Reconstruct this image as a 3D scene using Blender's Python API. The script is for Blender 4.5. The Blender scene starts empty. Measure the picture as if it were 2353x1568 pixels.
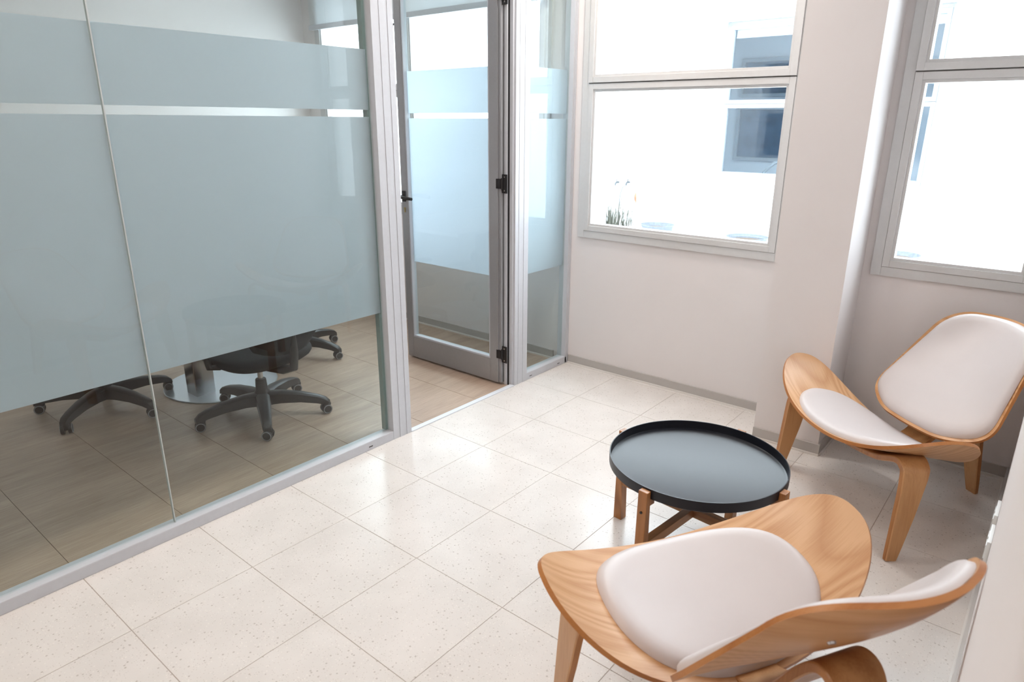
import bpy, bmesh, math, random
from mathutils import Vector, Matrix
random.seed(7)
PI = math.pi
scn = bpy.context.scene
COL = scn.collection

# ------------------------------------------------------------------ camera, sky, lights, exposure
F_PX = 1548.68
cam_d = bpy.data.cameras.new('camera'); cam = bpy.data.objects.new('camera', cam_d); COL.objects.link(cam)
cam_d.sensor_width = 36.0; cam_d.sensor_fit = 'HORIZONTAL'; cam_d.lens = 36.0 * F_PX / 2353.0
right = Vector((0.6369, -0.7710, 0.0043)); down = Vector((-0.2363, -0.2005, -0.9508)); fwd = Vector((0.7339, 0.6045, -0.3098))
up = -down; back = -fwd
M = Matrix(((right.x, up.x, back.x, 0), (right.y, up.y, back.y, 0), (right.z, up.z, back.z, 0), (0, 0, 0, 1)))
cam.matrix_world = Matrix.Translation((-0.5600, -2.3557, 1.4785)) @ M
cam_d.clip_start = 0.02
cam_d.dof.use_dof = True; cam_d.dof.focus_distance = 2.9; cam_d.dof.aperture_fstop = 4.0
scn.camera = cam

world = bpy.data.worlds.new('overcast_sky'); scn.world = world; world.use_nodes = True
bg = world.node_tree.nodes['Background']
bg.inputs['Color'].default_value = (0.86, 0.945, 1.0, 1); bg.inputs['Strength'].default_value = 9.5

scn.view_settings.view_transform = 'Standard'; scn.view_settings.look = 'None'
scn.view_settings.exposure = 0.18; scn.view_settings.gamma = 1.0; scn.view_settings.use_curve_mapping = False

def area(name, loc, rot, sx, sy, power, color=(1, 1, 1), portal=False, spread=PI):
    d = bpy.data.lights.new(name, 'AREA'); d.shape = 'RECTANGLE'; d.size = sx; d.size_y = sy; d.energy = power; d.color = color
    d.spread = spread
    if portal: d.cycles.is_portal = True
    o = bpy.data.objects.new(name, d); COL.objects.link(o); o.location = loc; o.rotation_euler = rot
    return o
WARM = (1.0, 0.92, 0.88)
CEIL = 2.70
LAMPS_LOBBY = [(-1.9, -1.0), (-0.3, -0.9), (1.1, -0.8), (2.3, -0.6)]
FILL_MEET = [(0.3, 1.3), (1.9, 1.3)]  # added fill lights, out of view, set for the meeting room wall tone
for i, (x, y) in enumerate(LAMPS_LOBBY): area('lobby_downlight_lamp', (x, y, CEIL - 0.03), (0, 0, 0), 0.3, 0.3, (16, 11, 7, 14)[i], ((1, .82, .68), (1, .83, .72), WARM, (1.0, .92, .84))[i])
for i, (x, y) in enumerate(FILL_MEET): area('meeting_fill_light', (x, y, CEIL - 0.03), (0, 0, 0), 0.3, 0.3, (0.8, 3)[i], WARM)

# ------------------------------------------------------------------ helpers
def link(o, parent=None):
    COL.objects.link(o)
    if parent is not None: o.parent = parent
    return o
def tag(o, label=None, cat=None, group=None, kind=None):
    if label: o['label'] = label
    if cat: o['category'] = cat
    if group: o['group'] = group
    if kind: o['kind'] = kind
    return o
def thing(name, label, cat, loc=(0, 0, 0), rz=0.0, group=None, kind=None):
    o = bpy.data.objects.new(name, None); o.location = loc; o.rotation_euler = (0, 0, rz); o.empty_display_size = 0.1
    link(o); return tag(o, label, cat, group, kind)
def from_bm(name, bm, mats, parent=None, smooth=False, angle=40):
    me = bpy.data.meshes.new(name); bm.normal_update(); bm.to_mesh(me); bm.free()
    for m in (mats if isinstance(mats, (list, tuple)) else [mats]): me.materials.append(m)
    o = bpy.data.objects.new(name, me); link(o, parent)
    if smooth:
        me.polygons.foreach_set('use_smooth', [True] * len(me.polygons))
        try: me.set_sharp_from_angle(angle=math.radians(angle))
        except Exception: pass
    me.update(); return o
def add_box(bm, x0, x1, y0, y1, z0, z1, mat=0, bevel=0.0):
    x0, x1 = min(x0, x1), max(x0, x1); y0, y1 = min(y0, y1), max(y0, y1); z0, z1 = min(z0, z1), max(z0, z1)
    v = [bm.verts.new(p) for p in ((x0, y0, z0), (x1, y0, z0), (x1, y1, z0), (x0, y1, z0), (x0, y0, z1), (x1, y0, z1), (x1, y1, z1), (x0, y1, z1))]
    fs = [bm.faces.new([v[i] for i in f]) for f in ((3, 2, 1, 0), (4, 5, 6, 7), (0, 1, 5, 4), (1, 2, 6, 5), (2, 3, 7, 6), (3, 0, 4, 7))]
    for f in fs: f.material_index = mat
    if bevel > 0:
        es = list({e for f in fs for e in f.edges})
        bmesh.ops.bevel(bm, geom=es, offset=bevel, segments=2, profile=0.7, affect='EDGES')
    return v
def box(name, x0, x1, y0, y1, z0, z1, m, parent=None, bevel=0.0):
    bm = bmesh.new(); add_box(bm, x0, x1, y0, y1, z0, z1, 0, bevel); return from_bm(name, bm, m, parent)
def add_tube(bm, pts, rad, seg=12, mat=0, cap=True):
    pts = [Vector(p) for p in pts]; rads = rad if isinstance(rad, (list, tuple)) else [rad] * len(pts)
    rings = []; prev = None
    for i, p in enumerate(pts):
        a = pts[max(0, i - 1)]; b = pts[min(len(pts) - 1, i + 1)]; t = (b - a).normalized()
        if prev is None: n = t.orthogonal().normalized()
        else:
            n = prev - t * prev.dot(t); n = n.normalized() if n.length > 1e-6 else t.orthogonal().normalized()
        prev = n; bb = t.cross(n)
        rings.append([bm.verts.new(p + (n * math.cos(2 * PI * k / seg) + bb * math.sin(2 * PI * k / seg)) * rads[i]) for k in range(seg)])
    for i in range(len(rings) - 1):
        for k in range(seg):
            f = bm.faces.new((rings[i][k], rings[i][(k + 1) % seg], rings[i + 1][(k + 1) % seg], rings[i + 1][k])); f.material_index = mat
    if cap:
        f = bm.faces.new(rings[0][::-1]); f.material_index = mat
        f = bm.faces.new(rings[-1]); f.material_index = mat
def add_lathe(bm, prof, seg=48, c=(0, 0, 0), mat=0):
    rings = []
    for r, z in prof:
        if r < 1e-6: rings.append([bm.verts.new((c[0], c[1], c[2] + z))])
        else: rings.append([bm.verts.new((c[0] + r * math.cos(2 * PI * k / seg), c[1] + r * math.sin(2 * PI * k / seg), c[2] + z)) for k in range(seg)])
    for a, b in zip(rings[:-1], rings[1:]):
        for k in range(seg):
            k2 = (k + 1) % seg
            if len(a) == 1 and len(b) == 1: continue
            if len(a) == 1: f = bm.faces.new((a[0], b[k2], b[k]))
            elif len(b) == 1: f = bm.faces.new((a[k], a[k2], b[0]))
            else: f = bm.faces.new((a[k], a[k2], b[k2], b[k]))
            f.material_index = mat
    bmesh.ops.recalc_face_normals(bm, faces=bm.faces)
def copy_tree(o, parent=None):
    c = o.copy(); COL.objects.link(c)
    if parent is not None: c.parent = parent
    for ch in list(o.children): copy_tree(ch, c)
    return c

# ------------------------------------------------------------------ materials
def new_mat(name):
    m = bpy.data.materials.new(name); m.use_nodes = True; nt = m.node_tree
    return m, nt, nt.nodes['Principled BSDF']
def N(nt, typ, **kw):
    n = nt.nodes.new(typ)
    for k, v in kw.items():
        if k in n.inputs: n.inputs[k].default_value = v
        else: setattr(n, k, v)
    return n
def plain(name, col, rough=0.5, metal=0.0, noise=0.0, scale=20, spec=0.5, bump=0.0, coat=0.0):
    m, nt, b = new_mat(name); b.inputs['Roughness'].default_value = rough; b.inputs['Metallic'].default_value = metal
    b.inputs['Specular IOR Level'].default_value = spec; b.inputs['Base Color'].default_value = (*col, 1)
    b.inputs['Coat Weight'].default_value = coat
    tc = N(nt, 'ShaderNodeTexCoord'); ns = N(nt, 'ShaderNodeTexNoise', Scale=scale, Detail=4.0); nt.links.new(tc.outputs['Object'], ns.inputs['Vector'])
    if noise > 0:
        r = N(nt, 'ShaderNodeValToRGB'); r.color_ramp.elements[0].color = (*[max(0, c * (1 - noise)) for c in col], 1); r.color_ramp.elements[1].color = (*[min(1, c * (1 + noise)) for c in col], 1)
        r.color_ramp.elements[0].position = 0.3; r.color_ramp.elements[1].position = 0.7
        nt.links.new(ns.outputs['Fac'], r.inputs['Fac']); nt.links.new(r.outputs['Color'], b.inputs['Base Color'])
    if bump > 0:
        bp = N(nt, 'ShaderNodeBump', Strength=bump, Distance=0.002); nt.links.new(ns.outputs['Fac'], bp.inputs['Height']); nt.links.new(bp.outputs['Normal'], b.inputs['Normal'])
    return m
def wood(name, light, dark, axis='X', scale=9.0, stretch=0.07, rough=0.38, rings=1.0, fine=1.0, coat=0.15, flat=None):
    m, nt, b = new_mat(name); b.inputs['Roughness'].default_value = rough; b.inputs['Coat Weight'].default_value = coat; b.inputs['Coat Roughness'].default_value = 0.25
    tc = N(nt, 'ShaderNodeTexCoord'); mp = N(nt, 'ShaderNodeMapping'); s = [1, 1, 1]; s['XYZ'.index(axis)] = stretch * 3
    if flat: s['XYZ'.index(flat)] = 0.12
    mp.inputs['Scale'].default_value = s; nt.links.new(tc.outputs['Object'], mp.inputs['Vector'])
    big = N(nt, 'ShaderNodeTexNoise', Scale=scale * 0.5, Detail=2.0, Roughness=0.5, Distortion=0.5); nt.links.new(mp.outputs['Vector'], big.inputs['Vector'])
    mul = N(nt, 'ShaderNodeMath', operation='MULTIPLY'); mul.inputs[1].default_value = 9.0 * rings; nt.links.new(big.outputs['Fac'], mul.inputs[0])
    fr = N(nt, 'ShaderNodeMath', operation='PINGPONG'); fr.inputs[1].default_value = 0.5; nt.links.new(mul.outputs[0], fr.inputs[0])
    mp2 = N(nt, 'ShaderNodeMapping'); s2 = [14, 14, 14]; s2['XYZ'.index(axis)] = 0.5
    if flat: s2['XYZ'.index(flat)] = 0.3
    mp2.inputs['Scale'].default_value = s2; nt.links.new(tc.outputs['Object'], mp2.inputs['Vector'])
    fn = N(nt, 'ShaderNodeTexNoise', Scale=14.0 * fine, Detail=5.0, Roughness=0.6); nt.links.new(mp2.outputs['Vector'], fn.inputs['Vector'])
    mx = N(nt, 'ShaderNodeMath', operation='MULTIPLY_ADD'); mx.inputs[1].default_value = 1.25; nt.links.new(fr.outputs[0], mx.inputs[0])
    sc = N(nt, 'ShaderNodeMath', operation='MULTIPLY_ADD'); sc.inputs[1].default_value = 0.9; sc.inputs[2].default_value = -0.25; nt.links.new(fn.outputs['Fac'], sc.inputs[0]); nt.links.new(sc.outputs[0], mx.inputs[2])
    r = N(nt, 'ShaderNodeValToRGB'); r.color_ramp.elements[0].color = (*dark, 1); r.color_ramp.elements[1].color = (*light, 1)
    r.color_ramp.elements[0].position = 0.12; r.color_ramp.elements[1].position = 0.75
    nt.links.new(mx.outputs[0], r.inputs['Fac']); nt.links.new(r.outputs['Color'], b.inputs['Base Color'])
    bp = N(nt, 'ShaderNodeBump', Strength=0.12, Distance=0.001); nt.links.new(fn.outputs['Fac'], bp.inputs['Height']); nt.links.new(bp.outputs['Normal'], b.inputs['Normal'])
    return m
def glass_mat(name, tint=(0.90, 0.95, 0.94), refl=1.0, ior=1.5):
    m = bpy.data.materials.new(name); m.use_nodes = True; nt = m.node_tree; nt.nodes.clear()
    out = N(nt, 'ShaderNodeOutputMaterial'); tr = N(nt, 'ShaderNodeBsdfTransparent'); tr.inputs['Color'].default_value = (*tint, 1)
    gl = N(nt, 'ShaderNodeBsdfGlossy'); gl.inputs['Roughness'].default_value = 0.0; gl.inputs['Color'].default_value = (refl, refl, refl, 1)
    fz = N(nt, 'ShaderNodeFresnel', IOR=ior); mx = N(nt, 'ShaderNodeMixShader')
    ge = N(nt, 'ShaderNodeNewGeometry'); inv = N(nt, 'ShaderNodeMath', operation='SUBTRACT'); inv.inputs[0].default_value = 1.0; nt.links.new(ge.outputs['Backfacing'], inv.inputs[1])
    fm = N(nt, 'ShaderNodeMath', operation='MULTIPLY'); nt.links.new(fz.outputs[0], fm.inputs[0]); nt.links.new(inv.outputs[0], fm.inputs[1])
    nt.links.new(fm.outputs[0], mx.inputs[0]); nt.links.new(tr.outputs[0], mx.inputs[1]); nt.links.new(gl.outputs[0], mx.inputs[2]); nt.links.new(mx.outputs[0], out.inputs['Surface'])
    return m
def film_mat():
    m = bpy.data.materials.new('frosted_film'); m.use_nodes = True; nt = m.node_tree; nt.nodes.clear()
    out = N(nt, 'ShaderNodeOutputMaterial'); df = N(nt, 'ShaderNodeBsdfDiffuse'); df.inputs['Color'].default_value = (0.66, 0.69, 0.725, 1)
    tl = N(nt, 'ShaderNodeBsdfTranslucent'); tl.inputs['Color'].default_value = (0.88, 0.915, 0.97, 1)
    mx = N(nt, 'ShaderNodeMixShader'); mx.inputs[0].default_value = 0.60
    nt.links.new(df.outputs[0], mx.inputs[1]); nt.links.new(tl.outputs[0], mx.inputs[2]); nt.links.new(mx.outputs[0], out.inputs['Surface'])
    return m
def terrazzo():
    m, nt, b = new_mat('terrazzo'); b.inputs['Roughness'].default_value = 0.22; b.inputs['Specular IOR Level'].default_value = 0.42
    ge = N(nt, 'ShaderNodeNewGeometry'); P = ge.outputs['Position']
    n1 = N(nt, 'ShaderNodeTexNoise', Scale=6.0, Detail=3.0); nt.links.new(P, n1.inputs['Vector'])
    base = N(nt, 'ShaderNodeValToRGB'); base.color_ramp.elements[0].color = (0.72, 0.68, 0.645, 1); base.color_ramp.elements[1].color = (0.78, 0.74, 0.705, 1)
    base.color_ramp.elements[0].position = 0.3; base.color_ramp.elements[1].position = 0.7; nt.links.new(n1.outputs['Fac'], base.inputs['Fac'])
    col = base.outputs['Color']
    for sc, thr, keep, c, f in ((70, 0.30, 0.62, (0.36, 0.31, 0.27, 1), 0.5), (150, 0.33, 0.5, (0.45, 0.40, 0.36, 1), 0.4), (95, 0.32, 0.55, (0.86, 0.82, 0.77, 1), 0.6)):
        vo = N(nt, 'ShaderNodeTexVoronoi', Scale=sc); nt.links.new(P, vo.inputs['Vector'])
        lt = N(nt, 'ShaderNodeMath', operation='LESS_THAN'); lt.inputs[1].default_value = thr * 0.7; nt.links.new(vo.outputs['Distance'], lt.inputs[0])
        sp = N(nt, 'ShaderNodeSeparateColor'); nt.links.new(vo.outputs['Color'], sp.inputs[0])
        gt = N(nt, 'ShaderNodeMath', operation='GREATER_THAN'); gt.inputs[1].default_value = keep; nt.links.new(sp.outputs[0], gt.inputs[0])
        mm = N(nt, 'ShaderNodeMath', operation='MULTIPLY'); nt.links.new(lt.outputs[0], mm.inputs[0]); nt.links.new(gt.outputs[0], mm.inputs[1])
        m2 = N(nt, 'ShaderNodeMath', operation='MULTIPLY'); m2.inputs[1].default_value = f; nt.links.new(mm.outputs[0], m2.inputs[0])
        mix = N(nt, 'ShaderNodeMix', data_type='RGBA'); nt.links.new(m2.outputs[0], mix.inputs[0]); nt.links.new(col, mix.inputs[6]); mix.inputs[7].default_value = c
        col = mix.outputs[2]
    nt.links.new(col, b.inputs['Base Color'])
    return m
def wood_floor():
    m, nt, b = new_mat('wood_look_floor'); b.inputs['Roughness'].default_value = 0.36
    ge = N(nt, 'ShaderNodeNewGeometry'); mp = N(nt, 'ShaderNodeMapping'); mp.inputs['Scale'].default_value = (0.9, 9, 1); nt.links.new(ge.outputs['Position'], mp.inputs['Vector'])
    oi = N(nt, 'ShaderNodeObjectInfo')
    n1 = N(nt, 'ShaderNodeTexNoise', Scale=1.6, Detail=4.0, Roughness=0.6, noise_dimensions='4D'); nt.links.new(mp.outputs['Vector'], n1.inputs['Vector']); sx = N(nt, 'ShaderNodeSeparateXYZ'); nt.links.new(oi.outputs['Location'], sx.inputs[0]); wm = N(nt, 'ShaderNodeMath', operation='MULTIPLY'); wm.inputs[1].default_value = 3.7; nt.links.new(sx.outputs[0], wm.inputs[0]); nt.links.new(wm.outputs[0], n1.inputs['W'])
    mp2 = N(nt, 'ShaderNodeMapping'); mp2.inputs['Scale'].default_value = (5, 110, 1); nt.links.new(ge.outputs['Position'], mp2.inputs['Vector'])
    n2 = N(nt, 'ShaderNodeTexNoise', Scale=1.5, Detail=5.0, Roughness=0.7); nt.links.new(mp2.outputs['Vector'], n2.inputs['Vector'])
    ad = N(nt, 'ShaderNodeMath', operation='MULTIPLY_ADD'); ad.inputs[1].default_value = 0.55; nt.links.new(n2.outputs['Fac'], ad.inputs[0])
    m5 = N(nt, 'ShaderNodeMath', operation='MULTIPLY'); m5.inputs[1].default_value = 0.45; nt.links.new(n1.outputs['Fac'], m5.inputs[0]); nt.links.new(m5.outputs[0], ad.inputs[2])
    r = N(nt, 'ShaderNodeValToRGB'); r.color_ramp.elements[0].color = (0.33, 0.23, 0.165, 1); r.color_ramp.elements[1].color = (0.54, 0.405, 0.31, 1)
    r.color_ramp.elements[0].position = 0.34; r.color_ramp.elements[1].position = 0.66
    nt.links.new(ad.outputs[0], r.inputs['Fac']); nt.links.new(r.outputs['Color'], b.inputs['Base Color'])
    return m

M_WALL = plain('painted_wall', (0.80, 0.76, 0.755), 0.62, noise=0.01, scale=3, bump=0.03)
M_WHITE_EXT = plain('white_render', (0.90, 0.90, 0.90), 0.85, noise=0.015, scale=6, bump=0.1)
M_CEIL = plain('ceiling_paint', (0.88, 0.86, 0.85), 0.8)
M_BASE = plain('grey_skirting', (0.50, 0.475, 0.455), 0.45, noise=0.02)
M_BEAD = plain('white_caulk', (0.78, 0.75, 0.72), 0.5)
M_ALU = plain('light_grey_aluminium', (0.575, 0.59, 0.63), 0.38, noise=0.015, scale=60, spec=0.5)
M_ALU_W = plain('window_aluminium', (0.63, 0.625, 0.625), 0.42, noise=0.015, scale=60)
M_ALU_D = plain('door_aluminium', (0.385, 0.39, 0.41), 0.36, metal=0.35, noise=0.02, scale=80)
M_GROOVE = plain('groove_shadow', (0.40, 0.39, 0.39), 0.6)
M_BLACK = plain('black_plastic', (0.016, 0.016, 0.018), 0.35, noise=0.1, scale=90)
M_CHAIRBLK = plain('dark_grey_plastic', (0.030, 0.028, 0.028), 0.42, noise=0.08, scale=90)
M_MESH = plain('black_fabric', (0.018, 0.018, 0.02), 0.85, noise=0.2, scale=300, bump=0.3)
M_GREYRING = plain('grey_tyre', (0.30, 0.30, 0.31), 0.5)
M_STEEL = plain('brushed_steel', (0.62, 0.62, 0.63), 0.22, metal=1.0, noise=0.03, scale=120)
M_BRASS = plain('brass_cylinder', (0.45, 0.36, 0.18), 0.35, metal=1.0)
M_GLASS = glass_mat('clear_glass', (0.91, 0.955, 0.95))
M_GLASSW = glass_mat('window_glass', (0.95, 0.97, 0.98))
M_GLASSEDGE = plain('green_glass_edge', (0.26, 0.33, 0.32), 0.15, coat=0.5)
M_FILM = film_mat()
M_SEAL = plain('silicone_joint', (0.50, 0.54, 0.54), 0.35)
M_TERR = terrazzo()
M_GROUT = plain('grout', (0.52, 0.46, 0.42), 0.7)
M_WFLOOR = wood_floor()
M_WGROUT = plain('wood_floor_joint', (0.14, 0.10, 0.075), 0.7)
M_OAK = wood('oak_veneer', (0.70, 0.415, 0.215), (0.55, 0.275, 0.115), 'X', 6.0, 0.06, 0.36, rings=3.0, flat='Z')
M_OAKB = wood('oak_back_veneer', (0.68, 0.375, 0.175), (0.53, 0.25, 0.09), 'X', 6.0, 0.06, 0.36, rings=2.6, flat='Y')
M_OAKV = wood('oak_leg_veneer', (0.64, 0.345, 0.15), (0.47, 0.22, 0.08), 'Z', 9, 0.04, 0.38, rings=0.5)
M_OAKE = wood('oak_ply_edge', (0.52, 0.215, 0.06), (0.40, 0.14, 0.03), 'X', 6, 0.02, 0.4, rings=.5)
M_OAKEZ = wood('oak_leg_ply_edge', (0.52, 0.22, 0.06), (0.36, 0.13, 0.03), 'Z', 12, 0.02, 0.4, rings=1)
M_TEAK = wood('acacia_wood', (0.44, 0.185, 0.055), (0.25, 0.09, 0.022), 'Z', 14, 0.05, 0.4, rings=0.7)
M_TEAKX = wood('acacia_wood_bar', (0.40, 0.185, 0.065), (0.24, 0.10, 0.035), 'X', 14, 0.05, 0.45, rings=0.7)
M_PAD = plain('white_leatherette', (0.64, 0.585, 0.575), 0.42, noise=0.015, scale=8, bump=0.02)
M_TRAY = plain('black_tray_lacquer', (0.007, 0.009, 0.016), 0.38, noise=0.05, scale=200)
M_PLATE = plain('white_outlet_plastic', (0.80, 0.82, 0.82), 0.3)
def blind_mat():
    m = bpy.data.materials.new('blind_fabric'); m.use_nodes = True; nt = m.node_tree; nt.nodes.clear()
    out = N(nt, 'ShaderNodeOutputMaterial'); df = N(nt, 'ShaderNodeBsdfDiffuse'); df.inputs['Color'].default_value = (0.80, 0.79, 0.78, 1)
    tl = N(nt, 'ShaderNodeBsdfTranslucent'); tl.inputs['Color'].default_value = (0.70, 0.73, 0.76, 1); mx = N(nt, 'ShaderNodeMixShader'); mx.inputs[0].default_value = 0.35
    tc = N(nt, 'ShaderNodeTexCoord'); ns = N(nt, 'ShaderNodeTexNoise', Scale=300.0); nt.links.new(tc.outputs['Object'], ns.inputs['Vector'])
    bp = N(nt, 'ShaderNodeBump', Strength=0.1, Distance=0.001); nt.links.new(ns.outputs['Fac'], bp.inputs['Height']); nt.links.new(bp.outputs['Normal'], df.inputs['Normal'])
    nt.links.new(df.outputs[0], mx.inputs[1]); nt.links.new(tl.outputs[0], mx.inputs[2]); nt.links.new(mx.outputs[0], out.inputs['Surface']); return m
M_BLIND = blind_mat()
M_POT = plain('grey_stoneware', (0.16, 0.18, 0.21), 0.7, noise=0.15, scale=40, bump=0.3)
M_SOIL = plain('potting_soil', (0.10, 0.07, 0.05), 0.95, noise=0.4, scale=80)
M_GRASS = plain('dry_grass', (0.08, 0.08, 0.06), 0.8, noise=0.3, scale=30)
M_PAVE = plain('courtyard_concrete', (0.78, 0.78, 0.77), 0.85, noise=0.04, scale=10)
M_ROOMB = plain('far_room_wall', (0.70, 0.77, 0.84), 0.8)
M_DGLASS = plain('dark_far_glass', (0.08, 0.16, 0.26), 0.06, noise=0.15, scale=6)
M_TERRA = plain('terracotta_brown', (0.35, 0.16, 0.09), 0.7, noise=0.2, scale=20)
m_, nt_, b_ = new_mat('lamp_diffuser'); b_.inputs['Emission Color'].default_value = (1, 0.9, 0.78, 1); b_.inputs['Emission Strength'].default_value = 4.0
M_LAMP = m_

# ------------------------------------------------------------------ room shell
def holes_wall(name, x0, x1, ylo, yhi, zlo, zhi, holes, mats, label=None):
    """wall slab between x0 and x1 with rectangular openings (y0,y1,z0,z1), one clean mesh"""
    bm = bmesh.new()
    ys = sorted({ylo, yhi, *[h[0] for h in holes], *[h[1] for h in holes]}); zs = sorted({zlo, zhi, *[h[2] for h in holes], *[h[3] for h in holes]})
    solid = lambda i, j: 0 <= i < len(ys) - 1 and 0 <= j < len(zs) - 1 and not any(h[0] <= (ys[i] + ys[i + 1]) / 2 <= h[1] and h[2] <= (zs[j] + zs[j + 1]) / 2 <= h[3] for h in holes)
    def q(a, b, c, d, m=0):
        f = bm.faces.new([bm.verts.new(p) for p in (a, b, c, d)]); f.material_index = m
    for i in range(len(ys) - 1):
        for j in range(len(zs) - 1):
            if not solid(i, j): continue
            a, b, c, d = ys[i], ys[i + 1], zs[j], zs[j + 1]
            q((x0, a, c), (x0, a, d), (x0, b, d), (x0, b, c)); q((x1, a, c), (x1, b, c), (x1, b, d), (x1, a, d), 1)
            if not solid(i - 1, j): q((x0, a, c), (x1, a, c), (x1, a, d), (x0, a, d), 1)
            if not solid(i + 1, j): q((x0, b, c), (x0, b, d), (x1, b, d), (x1, b, c), 1)
            if not solid(i, j - 1): q((x0, a, c), (x0, b, c), (x1, b, c), (x1, a, c), 1)
            if not solid(i, j + 1): q((x0, a, d), (x1, a, d), (x1, b, d), (x0, b, d), 1)
    bmesh.ops.remove_doubles(bm, verts=bm.verts, dist=1e-5); bmesh.ops.recalc_face_normals(bm, faces=bm.faces)
    return tag(from_bm(name, bm, mats), label, kind='structure')

XW = 2.84; YR = -2.364; YM = 2.576; XL = -3.0
W1 = (-1.295, -0.075, 0.82, 2.50); W2 = (-2.325, -1.690, 0.82, 2.50); W3 = (0.15, 2.41, 0.82, 2.50)
holes_wall('wall_back', XW, XW + 0.25, -5.0, 4.2, -0.05, 3.2, [(w[0] + .03, w[1] - .03, w[2] + .03, w[3] - .03) for w in (W1, W2, W3)], [M_WALL, M_WHITE_EXT], 'pale wall with the windows, behind the pillar and partition')
tag(box('wall_pillar', 2.537, XW, -1.654, -1.351, 0, CEIL, M_WALL), 'pale square pillar between the two windows', kind='structure')
tag(box('wall_right', -0.45, XW, YR - 0.20, YR, -0.05, 3.0, M_WALL), 'beige side wall at the right edge behind the armchairs', kind='structure')
tag(box('wall_alcove', -0.65, -0.45, -4.6, YR - 0.001, -0.05, 3.0, M_WALL), kind='structure')
tag(box('wall_rear', XL, -0.65, -4.8, -4.6, -0.05, 3.0, M_WALL), kind='structure')
tag(box('wall_front', XL - 0.2, XL, -4.8, YM + 0.2, -0.05, 3.0, M_WALL), kind='structure')
tag(box('wall_left', XL, XW, YM, YM + 0.2, -0.05, 3.0, M_WALL), 'white wall at the far side of the glazed meeting room', kind='structure')
tag(box('ceiling', XL - 0.2, XW, -4.8, YM + 0.2, CEIL, CEIL + 0.15, M_CEIL), kind='structure')

# floors: a grout bed with every tile its own piece
flo = tag(box('floor', XL, XW, -4.6, 0.0, -0.05, -0.0015, M_GROUT), 'polished cream terrazzo tile floor of the lobby', kind='structure')
flm = tag(box('floor_meeting_room', XL, XW, 0.0, YM, -0.05, -0.0015, M_WGROUT), 'grey brown wood-look floor behind the glass', kind='structure')
def tile_mesh(name, w, d, gx, gy, m, h=0.012):
    bm = bmesh.new(); x0, x1, y0, y1 = gx, w - gx, gy, d - gy; e = 0.0006; ey = e if gy > .0002 else 0.00002
    top = [bm.verts.new(p) for p in ((x0 + e, y0 + ey, 0), (x1 - e, y0 + ey, 0), (x1 - e, y1 - ey, 0), (x0 + e, y1 - ey, 0))]
    mid = [bm.verts.new(p) for p in ((x0, y0, -e * .5), (x1, y0, -e * .5), (x1, y1, -e * .5), (x0, y1, -e * .5))]
    bot = [bm.verts.new(p) for p in ((x0, y0, -h), (x1, y0, -h), (x1, y1, -h), (x0, y1, -h))]
    bm.faces.new(top)
    for a, b in ((mid, top), (bot, mid)):
        for k in range(4): bm.faces.new((a[k], a[(k + 1) % 4], b[(k + 1) % 4], b[k]))
    me = bpy.data.meshes.new(name); bm.normal_update(); bm.to_mesh(me); bm.free(); me.materials.append(m); return me
_cache = {}
def lay(name, parent, mat, x0, x1, y0, y1, gx, gy):
    xs = [x0] + [0.4 * i for i in range(-8, 9) if x0 + 0.02 < 0.4 * i < x1 - 0.02] + [x1]
    ys = [y0] + [0.4 * j for j in range(-13, 8) if y0 + 0.02 < 0.4 * j < y1 - 0.02] + [y1]
    for a, b in zip(xs[:-1], xs[1:]):
        for c, d in zip(ys[:-1], ys[1:]):
            k = (round(b - a, 3), round(d - c, 3), mat.name)
            if k not in _cache: _cache[k] = tile_mesh(name, b - a, d - c, gx, gy, mat)
            o = bpy.data.objects.new(name, _cache[k]); link(o, parent); o.location = (a, c, random.uniform(-0.00008, 0.0) if gy > .0002 else 0.0)
lay('floor_tile', flo, M_TERR, XL, XW, YR, 0.0, 0.0011, 0.0011)
lay('floor_tile', flo, M_TERR, XL, -0.65, -4.6, YR, 0.0011, 0.0011)
lay('wood_tile', flm, M_WFLOOR, XL, XW, 0.0, YM, 0.0009, 0.00005)

# skirtings
def skirt(name, x0, x1, y0, y1, nx, ny):
    """band along a wall; (nx, ny) = direction out of the wall"""
    t = 0.010; bm = bmesh.new()
    if nx: add_box(bm, x0, x0 + nx * t, y0, y1, 0.009, 0.056, 0, 0.0012); add_box(bm, x0, x0 + nx * (t + .006), y0, y1, 0.0, 0.009, 1)
    else: add_box(bm, x0, x1, y0, y0 + ny * t, 0.009, 0.056, 0, 0.0012); add_box(bm, x0, x1, y0, y0 + ny * (t + .006), 0.0, 0.009, 1)
    return tag(from_bm(name, bm, [M_BASE, M_BEAD]), kind='structure')
skirt('baseboard_back', XW, 0, -1.351, -0.03, -1, 0)
skirt('baseboard_pillar', 2.537, 0, -1.664, -1.351, -1, 0)
skirt('baseboard_pillar_side', 2.537, XW, -1.654, 0, 0, -1)
skirt('baseboard_recess', XW, 0, YR, -1.654, -1, 0)
skirt('baseboard_right', -0.45, XW, YR, 0, 0, 1)
skirt('baseboard_meeting_room', XW, 0, 0.09, YM, -1, 0)
skirt('baseboard_left', XL, XW, YM, 0, 0, -1)

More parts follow.
